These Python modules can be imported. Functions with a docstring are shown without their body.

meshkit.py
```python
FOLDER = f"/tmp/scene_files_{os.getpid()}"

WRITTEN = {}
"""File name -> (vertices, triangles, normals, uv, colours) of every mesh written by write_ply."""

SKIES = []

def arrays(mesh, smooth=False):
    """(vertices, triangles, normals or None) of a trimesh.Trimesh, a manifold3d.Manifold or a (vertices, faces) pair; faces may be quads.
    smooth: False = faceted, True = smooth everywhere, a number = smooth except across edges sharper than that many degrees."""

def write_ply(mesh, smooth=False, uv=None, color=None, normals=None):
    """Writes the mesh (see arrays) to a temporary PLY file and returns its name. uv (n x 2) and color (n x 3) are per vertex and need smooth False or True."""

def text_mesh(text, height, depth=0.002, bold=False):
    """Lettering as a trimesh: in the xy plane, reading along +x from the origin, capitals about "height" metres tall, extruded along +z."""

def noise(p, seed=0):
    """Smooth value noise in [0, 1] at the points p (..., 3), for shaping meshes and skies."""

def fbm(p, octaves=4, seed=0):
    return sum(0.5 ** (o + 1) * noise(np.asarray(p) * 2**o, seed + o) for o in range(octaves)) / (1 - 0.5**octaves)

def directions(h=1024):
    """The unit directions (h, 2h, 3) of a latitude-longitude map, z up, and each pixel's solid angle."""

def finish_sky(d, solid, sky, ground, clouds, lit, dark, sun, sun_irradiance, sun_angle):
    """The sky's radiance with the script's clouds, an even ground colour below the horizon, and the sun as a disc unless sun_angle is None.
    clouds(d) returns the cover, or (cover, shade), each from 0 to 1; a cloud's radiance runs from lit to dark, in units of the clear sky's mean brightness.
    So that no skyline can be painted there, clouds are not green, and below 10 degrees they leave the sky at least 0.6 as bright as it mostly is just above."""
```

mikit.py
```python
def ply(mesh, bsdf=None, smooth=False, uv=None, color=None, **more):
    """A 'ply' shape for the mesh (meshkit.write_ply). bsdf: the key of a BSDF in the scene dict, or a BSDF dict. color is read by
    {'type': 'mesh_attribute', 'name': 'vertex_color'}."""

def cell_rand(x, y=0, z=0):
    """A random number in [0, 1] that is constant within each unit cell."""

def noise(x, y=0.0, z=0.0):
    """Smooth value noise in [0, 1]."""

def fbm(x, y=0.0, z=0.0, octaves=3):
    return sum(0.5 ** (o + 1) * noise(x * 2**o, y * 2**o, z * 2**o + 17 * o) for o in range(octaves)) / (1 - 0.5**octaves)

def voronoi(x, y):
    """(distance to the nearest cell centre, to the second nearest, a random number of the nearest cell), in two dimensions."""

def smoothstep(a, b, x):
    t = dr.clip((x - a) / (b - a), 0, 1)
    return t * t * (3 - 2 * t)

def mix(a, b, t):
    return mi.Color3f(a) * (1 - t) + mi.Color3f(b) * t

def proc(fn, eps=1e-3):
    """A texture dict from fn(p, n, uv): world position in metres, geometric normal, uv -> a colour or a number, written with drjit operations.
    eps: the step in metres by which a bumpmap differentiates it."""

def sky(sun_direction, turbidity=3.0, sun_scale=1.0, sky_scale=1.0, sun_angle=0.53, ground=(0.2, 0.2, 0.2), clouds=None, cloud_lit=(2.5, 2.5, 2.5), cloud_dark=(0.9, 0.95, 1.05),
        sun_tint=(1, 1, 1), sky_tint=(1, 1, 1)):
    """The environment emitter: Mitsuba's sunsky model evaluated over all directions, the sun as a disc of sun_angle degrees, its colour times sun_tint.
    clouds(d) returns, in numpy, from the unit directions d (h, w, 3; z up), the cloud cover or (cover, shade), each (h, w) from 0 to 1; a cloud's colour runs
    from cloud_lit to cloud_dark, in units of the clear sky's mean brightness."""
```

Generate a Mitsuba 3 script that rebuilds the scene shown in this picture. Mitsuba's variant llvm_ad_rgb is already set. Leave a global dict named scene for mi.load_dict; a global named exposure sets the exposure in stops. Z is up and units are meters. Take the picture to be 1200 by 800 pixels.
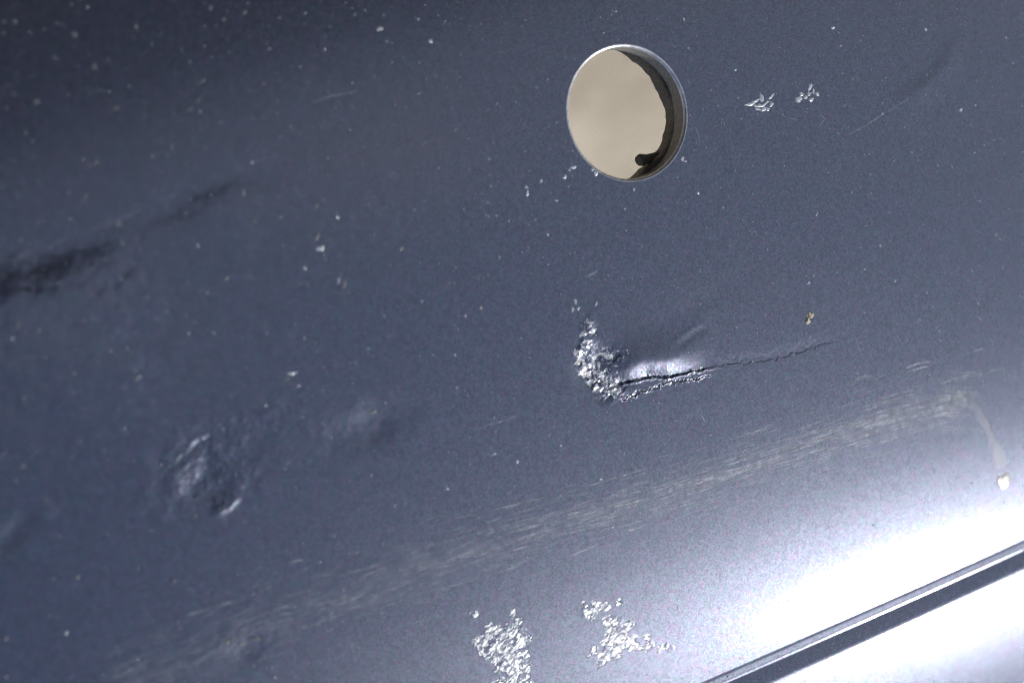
import math, random
import numpy as np
import trimesh
from scipy.spatial import Delaunay, cKDTree
import drjit as dr
import mitsuba as mi
import mikit, meshkit
from mikit import proc, noise, fbm, cell_rand, smoothstep, mix

random.seed(7)
RNG = np.random.default_rng(7)
T = mi.ScalarTransform4f
scene, labels = {}, {}

# ------------------------------------------------------------------ frames
# The bumper is modelled in its own frame, in millimetres: x, y across the skin, z out of it.  u runs along the
# character line of the bumper, v across it.  UPV is the world's up as seen in that frame (u, v, z).
CU, SU = math.cos(math.radians(18.0)), math.sin(math.radians(18.0))
DIST = 320.0                                  # camera to skin
VIEW_W = 188.4                                # width seen at that distance
UPV = np.array([0.0, 0.95, 0.31]); UPV /= np.linalg.norm(UPV)
def uvz(a):                                   # (u, v, z) -> (x, y, z) of the bumper frame
    a = np.asarray(a, float)
    return np.stack([a[..., 0]*CU + a[..., 1]*SU, a[..., 0]*SU - a[..., 1]*CU, a[..., 2]], -1)
zw = uvz(UPV)
yw = np.array([0, 0, -1.0]); yw = yw - zw*(yw @ zw); yw /= np.linalg.norm(yw)
xw = np.cross(yw, zw)
ROT = np.stack([xw, yw, zw])                  # bumper frame -> world directions
LIFT = 0.372                                  # height of the frame's origin over the ground, metres
def world(p):
    return np.asarray(p, float) @ ROT.T * 0.001 + [0, 0, LIFT]
def wdir(d):
    return np.asarray(d, float) @ ROT.T

# ------------------------------------------------------------------ camera, light, exposure
cam_at, look = world([0, 0, DIST]), world([0, 0, 0])
scene['camera'] = {
    'type': 'thinlens', 'fov': math.degrees(2*math.atan(VIEW_W/2/DIST)), 'fov_axis': 'x',
    'aperture_radius': 0.0028, 'focus_distance': 0.343, 'near_clip': 0.01, 'far_clip': 500.0,
    'to_world': T().look_at(origin=cam_at.tolist(), target=look.tolist(), up=wdir([0, 1, 0]).tolist())}
SUN = wdir(uvz([0.625, 0.78, 0.03]))
def haze_cover(d):
    el = np.degrees(np.arcsin(np.clip(d[..., 2], -1, 1)))
    n = meshkit.fbm(d*np.array([2.2, 2.2, 6.0]), 4, 3)
    return np.clip(.85*np.exp(-(el/24)**2)*(.55 + .8*n) + .5*sstep_(.56, .72, n), 0, 1)
def sstep_(a, b, x):
    t = np.clip((x - a)/(b - a), 0, 1)
    return t*t*(3 - 2*t)
scene['sky'] = mikit.sky(SUN.tolist(), turbidity=3, sun_angle=3, sun_tint=(.88, .99, 1.17), clouds=haze_cover, cloud_lit=(2.2, 2.2, 2.35))
exposure = 1.12

# ------------------------------------------------------------------ the skin of the bumper: base shape
V0 = 77.9                                     # where the character line starts
SLOPES = [(-420, -.26), (-220, -.10), (-95, .02), (-58, .09), (-30, .15), (0, .20), (30, .275), (48, .367), (62, .468), (72, .563), (V0 - .35, .63),
          (V0 + .0, .20), (V0 + .35, .20), (V0 + .6, .36), (V0 + 1.45, .36), (V0 + 1.7, .26), (V0 + 1.92, .64), (V0 + 2.08, .64), (V0 + 2.35, .06), (V0 + 5.5, .10),
          (V0 + 6.5, .56), (V0 + 9, .62), (V0 + 18, .71), (V0 + 34, .92), (V0 + 70, 1.3)]
ALONG = 0.41
vv = np.arange(-420, V0 + 75, 0.02)
ss = np.interp(vv, *zip(*SLOPES))
gg = np.concatenate([[0], np.cumsum((ss[1:] + ss[:-1])*.01)])
gg -= np.interp(0, vv, gg)
def to_uv(x, y): return x*CU + y*SU, x*SU - y*CU
def to_xy(u, v): return u*CU + v*SU, u*SU - v*CU
def base(x, y):
    u, v = to_uv(x, y)
    return -ALONG*u - 0.0004*u*u - np.interp(v, vv, gg)
def at(px, py):
    """a point of the photograph -> (x, y) on the skin"""
    X, Y = (np.asarray(px, float) - 600)*VIEW_W/1200, (400 - np.asarray(py, float))*VIEW_W/1200
    x, y = X, Y
    for _ in range(60):
        k = (DIST - base(x, y))/DIST
        x, y = X*k, Y*k
    return np.stack([x, y], -1)
def path(*pts): return at(*np.array(pts, float).T)
MM = VIEW_W/1200*1.05

# ------------------------------------------------------------------ the skin: dents, gouge, abrasion
def along(P, poly):
    """signed distance from a polyline (positive to its left), and the position along it from 0 to 1"""
    best, sd, tt = np.full(len(P), 1e9), np.zeros(len(P)), np.zeros(len(P))
    L = np.concatenate([[0], np.cumsum(np.linalg.norm(np.diff(poly, axis=0), axis=1))])
    for k in range(len(poly) - 1):
        a, d = poly[k], poly[k+1] - poly[k]
        n = d @ d
        t = np.clip(((P - a) @ d)/n, 0, 1)
        q = P - a - t[:, None]*d
        r = np.linalg.norm(q, axis=1)
        s = np.sign(d[0]*q[:, 1] - d[1]*q[:, 0])
        m = r < best
        best[m], sd[m], tt[m] = r[m], (r*s)[m], (L[k] + t*(L[k+1] - L[k]))[m]/L[-1]
    return sd, tt
def sstep(a, b, x):
    t = np.clip((x - a)/(b - a), 0, 1)
    return t*t*(3 - 2*t)
def fb(P, f, o=3, seed=0): return meshkit.fbm(np.column_stack([P*f, np.full(len(P), seed*7.3)]), o, seed) - .5
def nz(P, f, seed=0): return meshkit.noise(np.column_stack([P*f, np.full(len(P), seed*3.7)]), seed)
def ends(t, a=.15, b=.15): return sstep(0, a, t)*sstep(1, 1 - b, t)
def blob(P, c, rx, ry, ang):
    d = P - c
    a = math.radians(ang)
    return ((d[:, 0]*math.cos(a) + d[:, 1]*math.sin(a))/rx)**2 + ((-d[:, 0]*math.sin(a) + d[:, 1]*math.cos(a))/ry)**2

CRACK = path((700, 459), (714, 455), (728, 449), (742, 446), (758, 441), (783, 441), (800, 437), (818, 433), (851, 426))
CRACK2 = path((722, 472), (734, 466), (746, 461), (763, 456), (781, 449), (800, 446), (818, 443), (849, 435))
TAIL = path((838, 431), (851, 428), (878, 424), (905, 421), (922, 417), (940, 411), (958, 405), (975, 401), (1000, 391))
FOLD = path((786, 414), (800, 402), (815, 391), (834, 381))
BOWL = path((694, 372), (690, 385), (684, 402), (680, 416), (684, 432), (692, 444), (703, 455), (720, 461))[:]
BOWL_C = at(706, 431)
def d_gouge(P):
    """the torn dent in the middle -> (height, how rough)"""
    wob = .75*fb(P, 1.3, 3, 3)
    s, t = along(P, CRACK); s_ = s + wob*.25; s = s + wob*.8
    # a bulge thrown up above the tear: rises slowly from the upper left, then drops to the tear along a smooth cone
    amp = 1.55*sstep(-.02, .22, t)*sstep(1.0, .40, t)
    wid = 1.9 + 1.6*t
    r_ = np.clip(s_, 0, 99)/wid
    h = amp*wid/2.2*(-.26 + .95*(1 - np.exp(-(r_*1.15)**1.25)))*np.exp(-(np.clip(s_ - wid, 0, 99)/3.6)**1.6)*(s > 0)
    h += -amp*.30*np.exp(-(np.clip(-s, 0, 99)/.12)**2)*(s <= 0)
    h += .10*np.exp(-((s + .42)/.22)**2)*ends(t, .1, .2)
    # broad hollow above the tear
    c = at(762, 424)
    h += 0*np.exp(-blob(P, c, 9.5, 3.6, 10))
    # second tear, with the flap between the two
    s2, t2 = along(P, CRACK2); s2 = s2 + wob*2 + .35*fb(P, 1.1, 2, 8)
    e2 = ends(t2, .1, .4)
    h += e2*sstep(.25, .6, nz(P, 1.5, 6))*(-.22*np.exp(-((s2 - .18)/.16)**2) + .2*np.exp(-((s2 + .12)/.15)**2)*(.1 + 1.6*nz(P, 3.2, 5)))
    # long hairline crack to the right
    s3, t3 = along(P, TAIL); s3 = s3 + wob*1.8
    h += -.10*np.exp(-(np.clip(s3, 0, 99)/1.5)**2)*sstep(-.14, .06, s3)*ends(t3, .05, .35)
    # faint fold above
    s4, t4 = along(P, FOLD)
    h += -.08*np.exp(-(s4/.75)**2)*ends(t4, .3, .3) + .05*np.exp(-((s4 - 1.3)/.7)**2)*ends(t4, .3, .3)
    # crumpled left end
    s5, t5 = along(P, BOWL)
    b = blob(P, BOWL_C, 4.6, 4.6, 0)
    h += -.75*np.exp(-b**1.5)
    h += .16*np.exp(-((s5 + .2)/.5)**2)*ends(t5, .3, .1)
    rough = np.exp(-np.where(s5 > .8, (s5 - .8)/2.7, (np.clip(-.5 - s5, 0, 99))/.9)**2)*ends(t5, .6, .04)
    rough = np.maximum(rough, .8*np.exp(-blob(P, at(716, 456), 3.4, 2.4, 20)**2))
    rough = np.maximum(rough, .55*np.exp(-blob(P, at(718, 417), 4.0, 2.2, 0)**2))
    rough = np.maximum(rough, .7*np.exp(-blob(P, at(689, 392), 1.6, 3.6, -10)**2))
    tear = np.maximum(np.exp(-((s + .05)/.30)**2)*ends(t, .02, .2), np.exp(-((s2 + .05)/.28)**2)*e2)*sstep(.42, .55, nz(P, 1.6, 14))
    rough = np.maximum(rough, .95*tear)
    h += rough*(1.25*fb(P, .62, 3, 11) + .26*fb(P, 2.2, 2, 12))
    return h, rough

RIDGE_A = path((183, 559), (196, 548), (207, 542), (214, 533), (222, 522), (233, 513), (246, 509), (258, 512))
RIDGE_B = path((243, 601), (256, 600), (268, 594), (277, 584), (281, 572))
LINE_L = path((-60, 335), (-20, 318), (20, 302), (70, 285), (120, 268), (170, 243), (215, 226), (265, 206), (310, 190), (360, 165))
FOLD_R = path((1035, 118), (1058, 108), (1078, 97), (1094, 84), (1106, 68), (1113, 50), (1117, 28))
DENTS = []
def dent(pts, pad):
    """registers a relief that is felt only within PAD mm of the points"""
    c = path(*pts) if not isinstance(pts, np.ndarray) else pts
    return lambda fn: DENTS.append((c.min(0) - pad, c.max(0) + pad, fn))
@dent(RIDGE_A, 8)
def _(P):
    s, t = along(P, RIDGE_A)
    s = s + .9*fb(P, .6, 2, 20)
    return -.22*(.5 + nz(P, .4, 19))*np.exp(-(np.clip(-s, 0, 99)/3.2)**1.7)*sstep(.3, -.5, s)*ends(t, .35, .2)
@dent(((248, 560),), 14)
def _(P):
    h = -.30*np.exp(-blob(P, at(252, 540), 5.0, 2.6, 50)) - .42*np.exp(-blob(P, at(244, 572), 4.2, 2.9, 15)**1.3)
    return h + np.exp(-blob(P, at(240, 548), 10, 8, 30)**1.5)*(.9*fb(P, .40, 3, 21))
@dent(RIDGE_B, 7)
def _(P):
    s, t = along(P, RIDGE_B)
    return .34*np.exp(-(np.clip(s, 0, 99)/2.0)**2)*np.exp(-(np.clip(-s, 0, 99)/.62)**2)*ends(t, .3, .35)
@dent(((430, 502),), 17)
def _(P):
    b = np.exp(-blob(P, at(430, 502), 11, 5, 15)**1.3)
    return -.42*np.exp(-blob(P, at(428, 500), 6.5, 2.9, 20)) - .2*np.exp(-blob(P, at(440, 508), 2.6, 1.6, 30)) + b*.36*fb(P, .36, 3, 22)
@dent(((318, 492),), 14)
def _(P): return np.exp(-blob(P, at(318, 492), 8, 3.5, 20)**1.3)*.26*fb(P, .42, 3, 23)
@dent(LINE_L, 8)
def _(P):
    s, t = along(P, LINE_L)
    return -.16*(.35 + 1.1*nz(P, .09, 31))*np.exp(-((s + 1.6)/2.4)**2)*ends(t, .05, .4)
def bank(P, c, length, width, ang, amp):
    """rises towards its lower right over WIDTH and eases back beyond"""
    d, a_ = P - c, math.radians(ang)
    l, w = d[:, 0]*math.cos(a_) + d[:, 1]*math.sin(a_), d[:, 0]*math.sin(a_) - d[:, 1]*math.cos(a_)
    w = w + 1.3*width*fb(P, .22, 4, 29)
    l = l + 1.6*width*fb(P, .3, 3, 30)
    return amp*np.exp(-(np.abs(l)/length)**2.5)*sstep(-width, width, w)*np.exp(-(np.clip(w - width*.6, 0, 99)/(4*width))**2)
@dent(((22, 325),), 30)
def _(P): return bank(P, at(28, 322), 12.5, 5.2, 22, .74)
@dent(((248, 223),), 16)
def _(P): return bank(P, at(246, 223), 5.0, 2.0, 22, .2)
@dent(((30, 615),), 16)
def _(P): return -.42*np.exp(-blob(P, at(10, 630), 5.5, 1.9, 40)) + .2*np.exp(-blob(P, at(50, 600), 2.4, 1.2, 30))
@dent(FOLD_R, 14)
def _(P):
    s, t = along(P, FOLD_R)
    s = -s
    return .26*sstep(-1.8, 1.4, s)*np.exp(-(np.clip(s - 1.0, 0, 99)/3)**2)*ends(t, .3, .3)
@dent(((285, 755),), 12)
def _(P): return np.exp(-blob(P, at(285, 752), 6.5, 3.2, 0)**1.3)*(.27*fb(P, .45, 3, 25)) - .20*np.exp(-blob(P, at(288, 760), 3.4, 2.2, 60))
@dent(((820, 355),), 24)
def _(P): return -.06*np.exp(-blob(P, at(820, 355), 13, 2.0, 28))

# abrasion: small pits knocked through the paint; clusters drawn as discs (px, py, radius px)
PATCH_A = [(563, 752, 9), (577, 742, 9), (590, 745, 14), (603, 740, 13), (612, 752, 11), (582, 765, 13), (598, 766, 15), (612, 768, 9), (588, 780, 10), (602, 783, 13), (615, 782, 7),
           (556, 720, 5), (601, 716, 4), (602, 722, 4), (609, 727, 4), (574, 733, 5), (599, 797, 12), (583, 803, 9), (615, 800, 10), (620, 775, 4), (567, 765, 5)]
PATCH_B = [(684, 709, 5), (691, 718, 9), (700, 712, 8), (710, 711, 6), (697, 706, 4), (726, 706, 5), (713, 727, 7), (722, 730, 9), (737, 731, 7), (718, 740, 10), (730, 742, 8), (726, 752, 12),
           (714, 754, 11), (738, 755, 8), (710, 766, 9), (722, 763, 9), (706, 775, 6), (697, 762, 6), (748, 757, 5), (758, 748, 6), (762, 755, 6), (757, 760, 5), (779, 757, 5), (772, 760, 4), (787, 758, 3), (744, 746, 4), (690, 768, 3), (702, 778, 4)]
def discs(L):
    c = at(*np.array(L, float).T[:2]); return c, np.array([q[2] for q in L])*MM
PA, PB = discs(PATCH_A), discs(PATCH_B)
def d_abrasion(P):
    """-> (height, pale): pits of one or two tenths of a millimetre"""
    m = np.zeros(len(P))
    for c, r in (PA, PB):
        for ci, ri in zip(c, r):
            d = np.linalg.norm(P - ci, axis=1)/ri
            m = np.maximum(m, 1.25 - d)
    ang = math.radians(28)
    Q = np.column_stack([P[:, 0]*math.cos(ang) + P[:, 1]*math.sin(ang), -P[:, 0]*math.sin(ang) + P[:, 1]*math.cos(ang)])*[.72, 1.25]
    n = fb(Q, 2.0, 3, 41)*1.5 + .18*np.minimum(m, 1)
    pale = sstep(.02, .13, n - .25*np.clip(.5 - m, 0, 1))*(m > .15)
    h = pale*(-.10 + .21*fb(Q, 2.0, 2, 43)) + np.clip(m*1.5, 0, 1)*(.15*fb(Q, 1.3, 2, 44) + .03*sstep(-.08, .0, n))
    return h, pale

FINE = {'gouge': ((655, 345, 1012, 484), .085), 'pa': ((545, 705, 632, 830), .075), 'pb': ((672, 696, 800, 790), .075),
        'dent': ((165, 485, 300, 620), .22), 'dent2': ((290, 455, 480, 545), .3), 'line': ((-20, 145, 380, 370), .45), 'low': ((235, 725, 330, 790), .25),
        'fold': ((1030, 20, 1130, 130), .35), 'left': ((-10, 580, 70, 670), .35), 'faint': ((740, 330, 900, 385), .5)}
def box_of(b):
    c = path((b[0], b[1]), (b[2], b[1]), (b[0], b[3]), (b[2], b[3]))
    return c.min(0), c.max(0)
BOX = {k: box_of(b) for k, (b, _) in FINE.items()}
def inside(P, k, pad=0): return np.all((P > BOX[k][0] - pad) & (P < BOX[k][1] + pad), axis=1)
def height(x, y, more=False):
    sh = np.shape(x)
    P = np.column_stack([np.ravel(x), np.ravel(y)]).astype(float)
    h, rough, pale = base(P[:, 0], P[:, 1]), np.zeros(len(P)), np.zeros(len(P))
    h = h + .10*fb(P, .03, 2, 51)                       # a moulded skin is never quite true
    for lo, hi, fn in DENTS:
        m = np.all((P > lo) & (P < hi), axis=1)
        if m.any(): h[m] += fn(P[m])
    m = inside(P, 'gouge', 6)
    if m.any():
        a, b = d_gouge(P[m]); h[m] += a; rough[m] = b
    m = inside(P, 'pa', 1) | inside(P, 'pb', 1)
    if m.any():
        a, b = d_abrasion(P[m]); h[m] += a; pale[m] = b
    return (h.reshape(sh), rough.reshape(sh), pale.reshape(sh)) if more else h.reshape(sh)
def normals(x, y, e=.03):
    gx = (height(x + e, y) - height(x - e, y))/(2*e)
    gy = (height(x, y + e) - height(x, y - e))/(2*e)
    n = np.stack([-gx, -gy, np.ones_like(gx)], -1)
    return n/np.linalg.norm(n, axis=-1, keepdims=True)

def mesh_entry(v, f, n, bsdf, uv=None):
    """a shape with given normals; v in the bumper frame"""
    f = np.asarray(f)
    used, inv = np.unique(f, return_inverse=True)
    fn = meshkit.write_ply((world(v[used]), inv.reshape(f.shape)), False, None if uv is None else uv[used], None, normals=None if n is None else wdir(n[used]))
    return {'type': 'ply', 'filename': fn, 'face_normals': n is None, 'bsdf': {'type': 'ref', 'id': bsdf}}

# ------------------------------------------------------------------ materials
def paint_grain(uv):
    a = cell_rand(dr.floor(uv.x*5.5), dr.floor(uv.y*5.5), 3)
    b = noise(uv.x*2.6, uv.y*2.6, 5.0)
    return a, b
def scuff_mask(uv):
    """hairline scuffing along a wavy band: streaks of worn lacquer"""
    u, v = uv.x*CU + uv.y*SU, uv.x*SU - uv.y*CU
    return u, v
def flake_col(p, n, uv):
    a, b = paint_grain(uv)
    k = 0.60 + 0.44*a + 0.36*b
    c = mi.Color3f(.365, .41, .595)*k
    t = noise(uv.x*1.7 + 9, uv.y*1.7, 2.0)
    c = mix(c, mi.Color3f(.425, .38, .595)*k, 0.75*smoothstep(.45, .8, t))
    t = noise(uv.x*1.9 + 31, uv.y*1.9, 7.0)
    return mix(c, mi.Color3f(.33, .435, .555)*k, 0.75*smoothstep(.45, .8, t))
def coat_col(p, n, uv):
    a, b = paint_grain(uv)
    return mi.Color3f(.008, .010, .019)*(0.8 + 0.4*a)
scene['paint'] = {'type': 'twosided', 'bsdf': {'type': 'blendbsdf', 'weight': 0.42,
    'a': {'type': 'roughplastic', 'distribution': 'beckmann', 'alpha': 0.03, 'int_ior': 2.1, 'diffuse_reflectance': proc(coat_col), 'nonlinear': True},
    'b': {'type': 'principled', 'base_color': proc(flake_col), 'metallic': 0.9, 'roughness': 0.44, 'specular': 0.5}}}
scene['bare'] = {'type': 'twosided', 'bsdf': {'type': 'principled', 'base_color': proc(lambda p, n, uv: mi.Color3f(.74, .79, .87)*(.75 + .5*noise(uv.x*6, uv.y*6, 1.))), 'metallic': .35, 'roughness': .4, 'specular': .5}}
scene['bare_torn'] = {'type': 'twosided', 'bsdf': {'type': 'principled', 'base_color': proc(lambda p, n, uv: mi.Color3f(.86, .90, .96)*(.65 + .6*noise(uv.x*7, uv.y*7, 1.))), 'metallic': .4, 'roughness': .4, 'specular': .5}}
scene['cut_rim'] = {'type': 'twosided', 'bsdf': {'type': 'principled', 'base_color': proc(lambda p, n, uv: mix(mi.Color3f(.95, .96, .98), mi.Color3f(.75, .77, .82), smoothstep(.4, .65, fbm(uv.x*1.1, uv.y*1.1, 3., 3)))*(.8 + .3*noise(uv.x*7, uv.y*7, 2.))), 'metallic': .8, 'roughness': .4}}
scene['chip_dull'] = {'type': 'twosided', 'bsdf': {'type': 'principled', 'base_color': {'type': 'rgb', 'value': [.20, .21, .24]}, 'roughness': .45, 'specular': .5}}
scene['dust_white'] = {'type': 'twosided', 'bsdf': {'type': 'principled', 'base_color': {'type': 'rgb', 'value': [.68, .72, .80]}, 'roughness': .7, 'specular': .3}}
scene['scratch'] = {'type': 'twosided', 'bsdf': {'type': 'principled', 'base_color': proc(lambda p, n, uv: mi.Color3f(.38, .41, .47)*(.45 + .9*noise(uv.x*1.3, uv.y*1.3, 1.))), 'metallic': .5, 'roughness': .5, 'specular': .5}}
scene['raw_plastic'] = {'type': 'twosided', 'bsdf': {'type': 'principled', 'base_color': proc(lambda p, n, uv: mi.Color3f(.24, .23, .21)*(.7 + .6*noise(p.x*2500, p.y*2500, p.z*2500))), 'roughness': .5, 'specular': .4}}
scene['old_glue'] = {'type': 'twosided', 'bsdf': {'type': 'principled', 'base_color': proc(lambda p, n, uv: mi.Color3f(.14, .125, .10)*(.6 + .8*noise(p.x*1800, p.y*1800, p.z*1800))), 'roughness': .6, 'specular': .4}}
scene['crumb_pale'] = {'type': 'twosided', 'bsdf': {'type': 'principled', 'base_color': {'type': 'rgb', 'value': [.92, .86, .62]}, 'roughness': .7, 'specular': .3}}
scene['drip_film'] = {'type': 'twosided', 'bsdf': {'type': 'principled', 'base_color': proc(lambda p, n, uv: mi.Color3f(.80, .81, .82)*(.85 + .2*noise(uv.x*3, uv.y*3, 4.))), 'metallic': .3, 'roughness': .45, 'specular': .5}}

scene['run_film'] = {'type': 'mask', 'opacity': proc(lambda p, n, uv: .20*smoothstep(1.0, .5, dr.abs(uv.y) + .5*noise(uv.x*14, uv.y*2.5, 3.) - .2)*smoothstep(0, .25, uv.x)*(.35 + .9*noise(uv.x*30, uv.y*5, 8.))), 'bsdf': {'type': 'twosided', 'bsdf': {'type': 'principled', 'base_color': {'type': 'rgb', 'value': [.92, .93, .93]}, 'metallic': .35, 'roughness': .5, 'specular': .3}}}

# ------------------------------------------------------------------ the skin as meshes
U0, U1, VLO, VHI = -260.0, 280.0, -345.0, V0 + 66.0
VJ = V0 - 1.0                                        # the upper skin meets the finely stepped lower lip here
HC = at(736, 132.5)                                   # the sensor hole
HOLE_R, FIL, THICK = 12.4, .6, 4.0
def hole_frame():
    n = normals(HC[0], HC[1])
    a = uvz([1, 0, 0]); a = a - n*(a @ n); a /= np.linalg.norm(a)
    return np.array([HC[0], HC[1], height(HC[0], HC[1])]), n, a, np.cross(n, a)
hc, hn, ha, hb = hole_frame()
NPH = 160
ph = np.arange(NPH)*2*np.pi/NPH
def ring(r, depth=0.0): return hc + r*(np.cos(ph)[:, None]*ha + np.sin(ph)[:, None]*hb) - depth*hn
edge = ring(HOLE_R + FIL)[:, :2]

def grid(lo, hi, step, jitter=.0):
    gx, gy = np.meshgrid(np.arange(lo[0], hi[0], step), np.arange(lo[1], hi[1], step))
    P = np.column_stack([gx.ravel(), gy.ravel()])
    P[:, 0] += .5*step*(np.round((P[:, 1] - lo[1])/step) % 2)
    return P
def skin_points():
    pts, taken = [], []
    def free(P):
        for k in taken: P = P[~inside(P, k)]
        return P
    for k in ('pa', 'pb', 'gouge', 'dent', 'low', 'dent2', 'left', 'fold', 'line', 'faint'):
        pts.append(free(grid(*BOX[k], FINE[k][1]))); taken.append(k)
    P = grid((-135, -90), (135, 95), 1.0); pts.append(free(P))
    P = grid((-470, -470), (470, 470), 6.0); pts.append(P[~((np.abs(P[:, 0]) < 137) & (P[:, 1] > -92) & (P[:, 1] < 97))])
    P = np.vstack(pts)
    u, v = to_uv(P[:, 0], P[:, 1])
    P = P[(u > U0 + .5) & (u < U1 - .5) & (v > VLO + .5) & (v < VJ - .15)]
    q = P - HC
    M = np.linalg.inv(np.column_stack([ha[:2], hb[:2]]))
    P = P[np.linalg.norm(q @ M.T, axis=1) > HOLE_R + FIL + .25]
    e = [edge]
    for k in (.5, 1.1): e.append(HC + (edge - HC)*(1 + k/(HOLE_R)))
    bu, bv = np.arange(U0, U1 + .1, 2.0), np.arange(VLO, VJ, 4.0)
    rim = np.vstack([np.column_stack([bu, np.full(len(bu), VLO)]), np.column_stack([bu, np.full(len(bu), VJ)]), np.column_stack([np.full(len(bv) - 1, U0), bv[1:]]), np.column_stack([np.full(len(bv) - 1, U1), bv[1:]])])
    return np.vstack([P, *e, np.column_stack(to_xy(rim[:, 0], rim[:, 1]))])
P = skin_points()
F = Delaunay(P).simplices
cen = P[F].mean(1)
M = np.linalg.inv(np.column_stack([ha[:2], hb[:2]]))
F = F[np.linalg.norm((cen - HC) @ M.T, axis=1) > HOLE_R + FIL - .03]
a = P[F]
area = np.cross(a[:, 1] - a[:, 0], a[:, 2] - a[:, 0])
F = np.where((area < 0)[:, None], F[:, ::-1], F)[np.abs(area) > 1e-9]
Z, ROUGH, PALE = height(P[:, 0], P[:, 1], True)
SKIN = np.column_stack([P, Z])
N = normals(P[:, 0], P[:, 1])
# which faces have lost their paint
bare_noise = fb(P, 1.9, 3, 61)
chipped = (ROUGH > .25) & (fb(P, 1.7, 3, 61)*1.2 + .3*(ROUGH - .5) > .10)
fa = PALE[F].mean(1) > .5
fg = chipped[F].mean(1) > .6
cA, cB = BOX['pa'], BOX['pb']
cen = P[F].mean(1)
isA, isB = inside(cen, 'pa', 1), inside(cen, 'pb', 1)
scene['car_bumper__skin'] = mesh_entry(SKIN, F[~(fa | fg)], N, 'paint', P)
scene['car_bumper__gouge'] = mesh_entry(SKIN, F[fg], N, 'bare_torn', P)
scene['car_bumper__abrasion'] = mesh_entry(SKIN, F[fa & isA & ~fg], N, 'bare', P)
scene['car_bumper__abrasion_001'] = mesh_entry(SKIN, F[fa & ~isA & ~fg], N, 'bare', P)

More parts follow.
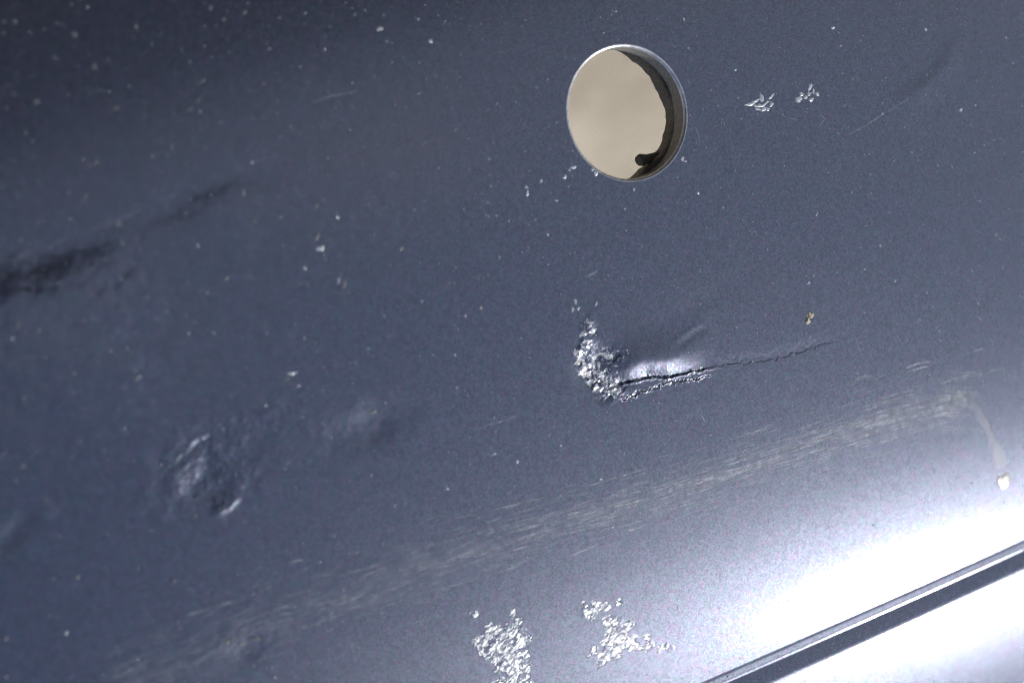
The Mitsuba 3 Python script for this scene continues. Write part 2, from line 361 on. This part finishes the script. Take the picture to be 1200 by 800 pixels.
def quads(nr, nc, closed=False):
    i, j = np.meshgrid(np.arange(nr - 1), np.arange(nc if closed else nc - 1), indexing='ij')
    k = (j + 1) % nc
    q = np.stack([i*nc + j, i*nc + k, (i + 1)*nc + k, (i + 1)*nc + j], -1).reshape(-1, 4)
    return np.vstack([q[:, [0, 1, 2]], q[:, [0, 2, 3]]])
def facing(v, f, n):
    """turns the faces so that they agree with the normals"""
    c = np.cross(v[f[:, 1]] - v[f[:, 0]], v[f[:, 2]] - v[f[:, 0]])
    return np.where(((c*n[f[:, 0]]).sum(1) < 0)[:, None], f[:, ::-1], f)
lv = np.unique(np.concatenate([np.arange(VJ, V0 + 8, .07), np.arange(V0 + 8, VHI + .01, .5), [VJ]]))
lu = np.arange(U0, U1 + .1, 2.0)
gu, gv = np.meshgrid(lu, lv)
lx, ly = to_xy(gu.ravel(), gv.ravel())
lip = np.column_stack([lx, ly, height(lx, ly)])
ln = normals(lx, ly)
scene['car_bumper__lower_lip'] = mesh_entry(lip, facing(lip, quads(len(lv), len(lu)), ln), ln, 'paint', lip[:, :2])

# the back of the moulding and its cut edges
bu, bv = np.arange(U0, U1 + .1, 6.0), np.concatenate([np.arange(VLO, VHI, 5.0), [VHI]])
gu, gv = np.meshgrid(bu, bv)
bx, by = to_xy(gu.ravel(), gv.ravel())
bp, bn = np.column_stack([bx, by, base(bx, by)]), normals(bx, by, 3.0)
bp = bp - bn*THICK
bf = quads(len(bv), len(bu))
bf = bf[np.linalg.norm((bp[bf].mean(1)[:, :2] - hc[:2] + hn[:2]*THICK), axis=1) > HOLE_R + 6]
scene['car_bumper__back'] = mesh_entry(bp, facing(bp, bf, -bn), -bn, 'raw_plastic', bp[:, :2])
def cut(us, vs):
    x, y = to_xy(us, vs)
    n = normals(x, y, 3.0)
    t = np.column_stack([x, y, height(x, y)])
    return np.vstack([t, t - n*THICK]), quads(2, len(us))
cv, cf, off = [], [], 0
for us, vs in ((bu, np.full(len(bu), VLO)), (bu, np.full(len(bu), VHI)), (np.full(len(bv), U0), bv), (np.full(len(bv), U1), bv)):
    v_, f_ = cut(us.astype(float), vs.astype(float)); cv.append(v_); cf.append(f_ + off); off += len(v_)
scene['car_bumper__cut_edge'] = mesh_entry(np.vstack(cv), np.vstack(cf), None, 'raw_plastic')

# the sensor hole: a painted, rolled-over rim, then the bare wall of the moulding
rows, nrm = [], []
for k in range(9):
    a_ = k/8*math.pi/2
    if k == 0:
        e3 = np.column_stack([edge, height(edge[:, 0], edge[:, 1])])
        rows.append(e3); nrm.append(normals(edge[:, 0], edge[:, 1])); continue
    drop = (e3 - ring(HOLE_R + FIL)) @ hn
    rows.append(ring(HOLE_R + FIL*(1 - math.sin(a_)), FIL*(1 - math.cos(a_))) + (drop*(1 - k/8))[:, None]*hn)
    rad = (np.cos(ph)[:, None]*ha + np.sin(ph)[:, None]*hb)
    nrm.append(math.cos(a_)*hn - math.sin(a_)*rad)
hv, hnrm = np.vstack(rows), np.vstack(nrm)
scene['car_bumper__hole_rim'] = mesh_entry(hv, facing(hv, quads(9, NPH, True), hnrm), hnrm, 'cut_rim', hv[:, :2])
dep = np.array([FIL, 1.2, 2.2, 3.2, THICK])
wob = 1 + .004*np.sin(5*ph) + .003*np.sin(13*ph + 1)
rad = (np.cos(ph)[:, None]*ha + np.sin(ph)[:, None]*hb)
hv = np.vstack([ring(HOLE_R, d)*1.0 + (d > FIL)*rad*((wob - 1)*HOLE_R*.5)[:, None] for d in dep])
hw = np.vstack([-rad]*len(dep))
scene['car_bumper__hole_wall'] = mesh_entry(hv, facing(hv, quads(len(dep), NPH, True), hw), hw, 'raw_plastic', hv[:, :2])

# what is left of the sensor's holder behind the hole: an uneven collar of old adhesive
ang0 = math.degrees(math.atan2((uvz([1, 0, 0]) @ np.array([0, 1, 0])), uvz([1, 0, 0])[0]))
img = ph + math.radians(18.0)                          # angle as it shows from the front, 0 = right
img = (img + np.pi) % (2*np.pi) - np.pi
bite = np.interp(np.degrees(img), [-180, -130, -95, -78, -62, -45, -25, 0, 25, 50, 66, 80, 110, 180], [-1.2, -1.2, -.6, .3, .9, 1.2, .6, .2, .75, .6, .3, -.4, -1.2, -1.2])
bite = bite + .10*np.sin(9*ph) + .07*np.sin(23*ph + 2) + .05*np.sin(41*ph)
prof = [(6.0, THICK - .05), (None, THICK - .02), (None, THICK + .5), (None, THICK + 3.2), (None, THICK + 3.8), (6.0, THICK + 4.2)]
cv = []
for k, (r, d) in enumerate(prof):
    rr = HOLE_R + 6.0 if r else HOLE_R + .25 - bite + (.25, 0, -.05, .2)[k - 1]
    cv.append(hc + (rr*np.ones(NPH))[:, None]*rad - d*hn)
cv.append(cv[0])
cm = trimesh.Trimesh(np.vstack(cv), quads(len(cv), NPH, True), process=False)
def solid(m, bsdf, smooth=35):
    m = m.copy(); m.vertices = world(m.vertices)
    return mikit.ply(m, bsdf, smooth=smooth)
scene['car_bumper__adhesive_collar'] = solid(cm, 'old_glue', 40)

def tube(pts, r, sides=10):
    pts = np.asarray(pts, float); r = np.broadcast_to(r, len(pts))
    t = np.gradient(pts, axis=0); t /= np.linalg.norm(t, axis=1, keepdims=True)
    a_ = np.cross(t, hn); a_ /= np.linalg.norm(a_, axis=1, keepdims=True); b_ = np.cross(t, a_)
    th = np.arange(sides)*2*np.pi/sides
    v_ = (pts[:, None] + r[:, None, None]*(np.cos(th)[None, :, None]*a_[:, None] + np.sin(th)[None, :, None]*b_[:, None])).reshape(-1, 3)
    f_ = quads(len(pts), sides, True)
    n0 = len(v_)
    v_ = np.vstack([v_, pts[0], pts[-1]])
    k = np.arange(sides)
    f_ = np.vstack([f_, np.column_stack([k, (k + 1) % sides, np.full(sides, n0)]), np.column_stack([(k + 1) % sides, k, np.full(sides, n0 + 1)]) + np.column_stack([np.full(sides, n0 - sides)]*2 + [np.zeros(sides, int)])])
    return trimesh.Trimesh(v_, f_, process=False)
def in_hole(px, py, depth):
    """a photograph point, on the plane DEPTH mm behind the hole's mouth"""
    o, d = np.array([0, 0, DIST]), np.array([(px - 600)*VIEW_W/1200, (400 - py)*VIEW_W/1200, -DIST])
    return o + d*(((hc - depth*hn - o) @ hn)/(d @ hn))
hook = [in_hole(784, 172, 6.6), in_hole(776, 179, 6.4), in_hole(768, 183, 6.0), in_hole(758, 186, 5.6), in_hole(751, 187.5, 5.3), in_hole(748.5, 189, 5.2)]
scene['car_bumper__broken_clip'] = solid(tube(hook, [.85, .8, .75, .85, 1.25, 1.05]), 'old_glue', 50)

# ------------------------------------------------------------------ scratches, scuffs and chips on the skin
class Batch:
    """small pieces laid on the skin: their heights and normals are looked up in one go"""
    def __init__(self): self.q, self.lift, self.f, self.own, self.n = [], [], [], [], 0
    def add(self, q, lift, f, owner):
        self.q.append(q); self.lift.append(lift); self.f.append(f + self.n); self.own.append(np.full(len(f), owner)); self.n += len(q)
    def done(self, e=.1):
        q, lift = np.vstack(self.q), np.concatenate(self.lift)
        nn = normals(q[:, 0], q[:, 1], e)
        v_ = np.column_stack([q, height(q[:, 0], q[:, 1])]) + nn*lift[:, None]
        f_, own = np.vstack(self.f), np.concatenate(self.own)
        return {k: (v_, f_[own == k], nn) for k in np.unique(own)}
def ribbon(B, owner, pts, w, lift=.012):
    """a raised hair of lacquer along pts (n x 2), w mm wide at its middle"""
    n = len(pts)
    t = np.gradient(pts, axis=0); t /= np.linalg.norm(t, axis=1, keepdims=True) + 1e-9
    s = np.column_stack([-t[:, 1], t[:, 0]])
    k = w/2*np.sin(np.linspace(.12, math.pi - .12, n))**.6
    i = np.arange(n - 1)
    f_ = np.vstack([np.column_stack([i + n, i + 1 + n, i]), np.column_stack([i + 1 + n, i + 1, i]), np.column_stack([i + 2*n, i + 1 + 2*n, i + n]), np.column_stack([i + 1 + 2*n, i + 1 + n, i + n])])
    B.add(np.vstack([pts + s*k[:, None], pts, pts - s*k[:, None]]), np.concatenate([np.full(n, .003), np.full(n, lift), np.full(n, .003)]), f_, owner)
def line(pts, n=10, wob=.06):
    pts = np.asarray(pts, float)
    L = np.concatenate([[0], np.cumsum(np.linalg.norm(np.diff(pts, axis=0), axis=1))])
    s = np.linspace(0, L[-1], n)
    q = np.column_stack([np.interp(s, L, pts[:, 0]), np.interp(s, L, pts[:, 1])])
    return q + RNG.normal(0, wob, q.shape)*np.array([.3, 1.0])*.5

# the scuff: (px, py, half width px) down its middle
BAND = [(60, 836, 46), (180, 784, 46), (260, 752, 46), (340, 718, 44), (430, 690, 42), (520, 658, 38), (600, 630, 36), (680, 606, 32), (760, 584, 30), (840, 556, 28), (920, 530, 30), (1000, 505, 34), (1080, 480, 34), (1128, 468, 24)]
bx_ = np.array(BAND, float)
def band_at(px): return np.interp(px, bx_[:, 0], bx_[:, 1]), np.interp(px, bx_[:, 0], bx_[:, 2])
B = Batch()
for k in range(1400):
    px = 1135 - 1010*RNG.uniform(0, 1)**1.25
    cy, hw = band_at(px)
    off = (RNG.normal(.05, .36) if k % 5 < 3 else RNG.normal(0, .7))*hw
    ln_ = RNG.uniform(12, 46)*(1.4 if RNG.random() < .15 else 1)
    cy1, _ = band_at(px + 40)
    sl = (cy1 - cy)/40 + RNG.normal(0, .06)
    q0, q1 = (px - ln_/2, cy + off - sl*ln_/2), (px + ln_/2, cy + off + sl*ln_/2)
    ribbon(B, 0, line(path(q0, q1), 6, .10), RNG.uniform(.04, .10)*(.6 + .4*px/1135))
v_, f_, n_ = B.done()[0]
scene['car_bumper__scuff'] = mesh_entry(v_, f_, n_, 'scratch', v_[:, :2])

LONE = [((2, 312), (22, 300), (40, 294), .3), ((60, 286), (80, 281), .18), ((100, 274), (150, 252), (172, 243), .22), ((178, 240), (215, 224), .16), ((258, 208), (300, 190), (330, 180), .14),
        ((568, 499), (590, 493), (607, 487), .35), ((556, 503), (570, 500), .2), ((372, 119), (382, 114), (418, 107), .5), ((366, 122), (374, 116), .3), ((686, 326), (694, 321), (701, 317), .35),
        ((216, 721), (245, 713), .35), ((248, 712), (273, 704), .35), ((338, 659), (356, 655), .4), ((990, 160), (1010, 150), (1036, 133), .28), ((1036, 133), (1060, 119), (1072, 110), .16),
        ((908, 130), (920, 137), (936, 141), .22), ((958, 150), (964, 143), (967, 139), (963, 136), (957, 137), .26), ((932, 93), (935, 105), .22), ((815, 150), (819, 158), (820, 170), .4),
        ((806, 92), (809, 101), .2), ((1003, 444), (1018, 439), .35), ((1060, 432), (1075, 426), (1092, 423), .5), ((1062, 436), (1090, 428), .4), ((1135, 413), (1153, 408), .35),
        ((663, 653), (700, 638), .25), ((822, 486), (827, 495), .35), ((735, 622), (752, 617), .35), ((571, 612), (588, 606), .35), ((1000, 388), (1005, 402), (1011, 417), .14), ((1045, 383), (1057, 403), .12),
        ((140, 455), (150, 450), .3), ((1003, 500), (1040, 487), .3), ((1100, 450), (1150, 434), .3), ((1120, 446), (1180, 430), .25), ((930, 505), (965, 492), .2), ((661, 58), (664, 72), .2), ((1002, 766), (1005, 772), .4),
        ((855, 515), (900, 500), .3), ((1090, 470), (1132, 462), .35), ((575, 598), (640, 582), .3), ((680, 572), (760, 548), .25)]
B = Batch()
for k, q in enumerate(LONE):
    ribbon(B, k, line(path(*q[:-1]), 9, .05), q[-1]*.6, .02)
for k, (v_, f_, n_) in B.done().items():
    scene['car_bumper__scratch' + (f'_{k:03d}' if k else '')] = mesh_entry(v_, f_, n_, 'scratch', v_[:, :2])

def flake(B, owner, c, rx, ry, ang, h=.10, seed=0, nv=9):
    """a small raised chip with an uneven outline, seated on the skin"""
    r = np.random.default_rng(seed)
    th = np.arange(nv)*2*np.pi/nv + r.uniform(-.2, .2, nv)
    rr = r.uniform(.5, 1.25, nv)
    a_ = math.radians(ang)
    def put(k):
        q = np.column_stack([np.cos(th)*rx*rr*k, np.sin(th)*ry*rr*k])
        return c + np.column_stack([q[:, 0]*math.cos(a_) - q[:, 1]*math.sin(a_), q[:, 0]*math.sin(a_) + q[:, 1]*math.cos(a_)])
    q = np.vstack([put(1), put(.62), c[None]])
    lift = np.concatenate([np.full(nv, -.01), h*r.uniform(.6, 1.2, nv), [h]])
    k = np.arange(nv); k1 = (k + 1) % nv
    f_ = np.vstack([np.column_stack([k, k1, k1 + nv]), np.column_stack([k, k1 + nv, k + nv]), np.column_stack([k + nv, k1 + nv, np.full(nv, 2*nv)])])
    B.add(q, lift, f_, owner)
# the chips one can pick out: (px, py, half length px, half width px, angle)
CHIPS = [(375, 291, 8, 4, 10), (371, 277, 8, 4, 50), (403, 331, 9, 3, 75), (397, 328, 7, 2, 80), (469, 291, 5, 5, 0), (438, 274, 4, 2.5, 90), (357, 314, 4, 3, 0), (265, 325, 4, 5, 0), (238, 94, 4.5, 4, 40),
         (342, 437, 8, 2.5, 0), (336, 443, 6, 3, 20), (618, 226, 3, 6, 0), (617, 219, 2.5, 3, 0), (563, 360, 4, 4, 0), (160, 443, 6, 3, 30), (26, 545, 4, 4, 0), (672, 196, 6, 3, 30), (662, 207, 4, 3, 40),
         (698, 203, 4, 5, 20), (694, 199, 3, 4, 0), (634, 212, 3, 4, 0), (800, 186, 4, 4, 0), (803, 189, 3, 2, 0), (743, 222, 2, 3, 0), (818, 226, 3, 3, 0), (525, 331, 6, 2, -15), (524, 334, 2, 4, 0),
         (138, 262, 4, 4, 0), (22, 382, 5, 2.5, 30), (437, 482, 8, 3, 20), (262, 597, 3, 2, 20), (218, 554, 3, 3, 0), (228, 604, 3.5, 3, 10), (90, 676, 5, 4, 30), (6, 748, 4, 5, 0), (203, 680, 4, 3, 0), (563, 360, 3, 3, 0),
         (606, 541, 3, 3, 0), (704, 561, 3, 3, 0), (524, 572, 3, 3, 0), (657, 522, 2.5, 2.5, 0), (976, 33, 4, 4, 0), (1126, 129, 4, 4, 0), (862, 82, 3, 2, 0), (948, 331, 4, 3, 30), (674, 353, 3, 6, 20), (678, 361, 2.5, 4, -30), (699, 355, 2, 6, -10), (671, 363, 3, 4, 0),
         (86, 40, 5, 5, 0), (17, 25, 4, 4, 0), (110, 77, 4, 5, 0), (246, 9, 3, 4, 0), (287, 14, 5, 3, 50), (262, 23, 3, 3, 0), (222, 72, 3, 3, 0), (135, 126, 5, 3, 0), (43, 118, 4, 4, 0), (200, 171, 4, 4, 0), (100, 229, 4, 3, 0), (298, 259, 3, 3, 0), (178, 183, 3, 4, 0),
         (137, 260, 4, 4, 0), (222, 128, 4, 3, 0), (240, 173, 3, 3, 0), (112, 190, 4, 4, 0), (445, 34, 5, 4, 20), (449, 17, 3, 3, 0), (437, 90, 3, 4, 0), (504, 48, 4, 3, 0), (459, 73, 3, 3, 0), (370, 240, 3, 3, 0), (395, 254, 3, 3, 0), (266, 752, 8, 3.5, 20), (273, 749, 5, 3, 0), (282, 754, 4, 3, 0), (300, 748, 8, 3, -10), (297, 779, 3, 4, 0)]
B = Batch()
for k, (px, py, rx, ry, an) in enumerate(CHIPS):
    flake(B, k, at(px, py), rx*MM*.72, ry*MM*.72, an, .08, 100 + k)
for k, (v_, f_, n_) in B.done().items():
    scene['car_bumper__chip' + (f'_{k:03d}' if k else '')] = mesh_entry(v_, f_, None, 'bare' if CHIPS[k][0] > 590 or (k % 3 == 0 and CHIPS[k][0] > 330) else 'chip_dull', v_[:, :2])
# the two splintered chips to the right of the hole
def shards(list_, seed):
    B = Batch()
    for i, (px, py, rx, ry, an) in enumerate(list_): flake(B, 0, at(px, py), rx*MM*1.2, ry*MM*1.35, an, .07, seed + i, 9)
    return B.done()[0]
v_, f_, n_ = shards([(880, 122, 7, 1.8, 18), (886, 118, 6, 1.5, 30), (890, 124, 6, 2, 10), (893, 115, 3, 5, 10), (897, 121, 7, 1.7, 42), (903, 114, 6, 1.6, 45), (895, 128, 5, 2.5, 30), (904, 122, 3.5, 2, 50), (888, 128, 4, 1.5, -10), (900, 128, 3, 2, 20), (885, 124, 4, 1.3, -20)], 300)
scene['car_bumper__splintered_chip'] = mesh_entry(v_, f_, None, 'bare')
v_, f_, n_ = shards([(936, 116, 4.5, 2.5, 30), (939, 110, 2.5, 2.5, 0), (949, 102, 4, 2, 60), (953, 107, 2, 3.5, 0), (948, 110, 3, 2, 20), (950, 117, 3.5, 2.5, 30), (958, 110, 2, 2.5, 0), (944, 114, 2, 2, 0), (935, 119, 3, 1.5, 0)], 340)
scene['car_bumper__splintered_chip_001'] = mesh_entry(v_, f_, None, 'bare')

# the dried drip at the right edge: a low lens with a pitted top
c = at(1176, 563)
nr, na = 9, 28
V, Nn = [], None
for i in range(nr):
    r_ = i/(nr - 1)
    th = np.arange(na)*2*np.pi/na
    q = c + np.column_stack([np.cos(th)*1.75*r_*(1 + .08*np.sin(3*th)), np.sin(th)*2.15*r_*(1 + .06*np.sin(2*th + 1))]) @ np.array([[.94, .34], [-.34, .94]])
    z = height(q[:, 0], q[:, 1])
    pit = at(1174, 556)
    lift = .25*np.sqrt(np.maximum(0, 1 - r_**2)) + .12*fb(q, 1.5, 2, 71)*(r_ < .95) - .38*np.exp(-(np.linalg.norm(q - pit, axis=1)/.42)**2) - .01
    V.append(np.column_stack([q, z]) + normals(q[:, 0], q[:, 1], .3)*np.maximum(lift, -.01)[:, None])
dm = trimesh.Trimesh(np.vstack(V), quads(nr, na, True), process=False)
dm.update_faces(dm.nondegenerate_faces())
scene['dried_drip__bead'] = mikit.ply((world(dm.vertices), np.array(dm.faces)), 'drip_film', smooth=True, uv=np.array(dm.vertices)[:, :2])

RUN = path((1136, 470), (1146, 482), (1153, 495), (1160, 510), (1166, 525), (1170, 538), (1173, 547))
rn, rk = 40, 9
tt_ = np.linspace(0, 1, rn)
L_ = np.concatenate([[0], np.cumsum(np.linalg.norm(np.diff(RUN, axis=0), axis=1))]); L_ /= L_[-1]
rc = np.column_stack([np.interp(tt_, L_, RUN[:, 0]), np.interp(tt_, L_, RUN[:, 1])])
rt = np.gradient(rc, axis=0); rt /= np.linalg.norm(rt, axis=1, keepdims=True); rs = np.column_stack([-rt[:, 1], rt[:, 0]])
ww = (.7 + 1.2*tt_ + .3*np.sin(9*tt_))
rq = (rc[:, None] + rs[:, None]*(np.linspace(-1, 1, rk)[None, :, None]*ww[:, None, None])).reshape(-1, 2)
ruv = np.column_stack([np.repeat(tt_, rk), np.tile(np.linspace(-1, 1, rk), rn)])
rnn = normals(rq[:, 0], rq[:, 1], .2)
rv = np.column_stack([rq, height(rq[:, 0], rq[:, 1])]) + rnn*.15
scene['dried_drip__run'] = mesh_entry(rv, facing(rv, quads(rn, rk), rnn), rnn, 'run_film', ruv)

# a pale crumb stuck under the crack's far end
B = Batch()
flake(B, 0, at(946, 376), 7*MM, 4.0*MM, 62, .35, 400); flake(B, 0, at(951, 370), 5.5*MM, 2.8*MM, 50, .3, 401); flake(B, 0, at(948.5, 367.5), 4*MM, 1.4*MM, 92, .25, 402); flake(B, 0, at(945, 370), 2*MM, 1.3*MM, 130, .25, 403)
v_, f_, n_ = B.done()[0]
scene['crumb'] = mesh_entry(v_, f_, None, 'crumb_pale')

# dust specks, uncountable
B = Batch()
nsp = 8000
su, sv = 1240 - 1280*RNG.uniform(0, 1, nsp)**1.3, RNG.uniform(-30, 830, nsp)
keep = np.ones(nsp, bool)
pts = at(su, sv)
keep &= np.linalg.norm((pts - HC) @ M.T, axis=1) > HOLE_R + FIL + .3
keep &= to_uv(pts[:, 0], pts[:, 1])[1] < V0 + 40
for c_, x_ in zip(pts[keep], su[keep]):
    r_ = .045 + .045*RNG.gamma(.9, 1.0)*(.62 + .4*x_/1200)
    flake(B, 0, c_, r_*RNG.uniform(.8, 1.6), r_, RNG.uniform(0, 180), r_*.5, int(RNG.integers(1e6)), 6)
v_, f_, n_ = B.done()[0]
scene['dust'] = mesh_entry(v_, f_, None, 'dust_white')

# ------------------------------------------------------------------ the ground, and an unseen wall added so that its reflection darkens the far corner
gx_, gy_ = np.meshgrid(np.concatenate([[-200, -60, -20], np.arange(-6, 6.01, .25), [20, 60, 200]]), np.concatenate([[-200, -60, -20], np.arange(-6, 6.01, .25), [20, 60, 200]]))
gz = -.012*meshkit.fbm(np.stack([gx_*1.3, gy_*1.3, gx_*0], -1), 3, 5)
gm = trimesh.Trimesh(np.column_stack([gx_.ravel(), gy_.ravel(), gz.ravel()]), quads(*gx_.shape), process=False)
def sand(p, n, uv):
    k = fbm(p.x*5, p.y*5, 1.0, 3)
    f = fbm(p.x*90, p.y*90, 2.0, 2)
    return mix(mi.Color3f(.53, .47, .375), mi.Color3f(.70, .625, .515), smoothstep(.3, .7, k))*(.85 + .3*f)
scene['sand'] = {'type': 'twosided', 'bsdf': {'type': 'diffuse', 'reflectance': proc(sand)}}
scene['ground'] = mikit.ply(gm, 'sand', smooth=True)
labels['ground'] = {'label': 'beige sandy ground seen blurred through the round hole', 'kind': 'structure'}

# unseen dark ground sheet, added on the camera side to darken what the paint mirrors
edge_y = lambda x: .02 + .03*math.sin(3*x) + .012*math.sin(11*x + 1)
tx = np.concatenate([[-40], np.arange(-4, 4.01, .1), [40]])
tv = np.vstack([np.column_stack([tx, [edge_y(x) for x in tx], np.full(len(tx), .008)]), np.column_stack([tx, np.full(len(tx), -40.0), np.full(len(tx), .008)]), np.column_stack([tx, [edge_y(x) + .01 for x in tx], np.full(len(tx), -.03)])])
k = np.arange(len(tx) - 1); nt = len(tx)
tf = np.vstack([np.column_stack([k + nt, k + 1 + nt, k]), np.column_stack([k + 1 + nt, k + 1, k]), np.column_stack([k, k + 1, k + 2*nt]), np.column_stack([k + 1, k + 1 + 2*nt, k + 2*nt])])
scene['added_dark'] = {'type': 'twosided', 'bsdf': {'type': 'diffuse', 'reflectance': proc(lambda p, n, uv: mi.Color3f(.048, .043, .038)*(.6 + .8*fbm(p.x*60, p.y*60, 1., 2)))}}
scene['added_dark_ground'] = mikit.ply(trimesh.Trimesh(tv, tf, process=False), 'added_dark')
labels['added_dark_ground'] = {'label': 'unseen dark ground added in front of the bumper to darken its reflections', 'kind': 'structure'}
def wall(a, b, w, z0, z1):
    a, b = np.array(a, float), np.array(b, float)
    d = (b - a)/np.linalg.norm(b - a)
    m = trimesh.creation.box(extents=[np.linalg.norm(b - a), w, z1 - z0])
    X = np.eye(4); X[:2, 0] = d; X[:2, 1] = [-d[1], d[0]]; X[:3, 3] = [*(a + b)/2, (z0 + z1)/2]
    m.apply_transform(X); return m
scene['added_wall_dark'] = {'type': 'twosided', 'bsdf': {'type': 'diffuse', 'reflectance': proc(lambda p, n, uv: mi.Color3f(.032, .023, .016)*(.7 + .6*fbm(p.x*6, p.y*6, p.z*14, 3)))}}
scene['added_wall__body'] = mikit.ply(wall((3, -3.95), (-14, -9.35), .24, -.05, 2.12), 'added_wall_dark')  # added out of view, set where its mirrored top edge bounds the dark corner
scene['added_wall__coping'] = mikit.ply(wall((3.02, -3.94), (-14.02, -9.36), .32, 2.123, 2.2), 'added_wall_dark')
labels['added_wall'] = {'label': 'unseen dark wall added behind the camera to darken the top left corner by reflection', 'category': 'wall'}

def boxm(x0, x1, y0, y1, z0, z1):
    return trimesh.creation.box(bounds=[[x0, y0, z0], [x1, y1, z1]])

labels['car_bumper'] = {'label': 'dark blue metallic car bumper with round hole, gouge, scuffs and chipped paint', 'category': 'bumper'}
labels['car_bumper__gouge'] = {'label': 'crumpled torn gouge with bare whitish edges'}
labels['car_bumper__abrasion'] = {'label': 'pitted pale abrasion at the bottom edge of the photo'}
labels['car_bumper__abrasion_001'] = {'label': 'pitted pale abrasion nearest the lower lip'}
labels['car_bumper__scuff'] = {'label': 'long band of fine hairline scuffs', 'kind': 'stuff'}
labels['car_bumper__adhesive_collar'] = {'label': 'dark ragged adhesive left inside the hole'}
labels['dried_drip'] = {'label': 'whitish dried drip near the right edge of the bumper', 'category': 'drip'}
labels['crumb'] = {'label': 'tiny pale yellow crumb stuck on the blue paint right of the gouge', 'category': 'crumb'}
labels['dust'] = {'label': 'fine pale dust specks scattered all over the blue paint', 'category': 'dust', 'kind': 'stuff'}
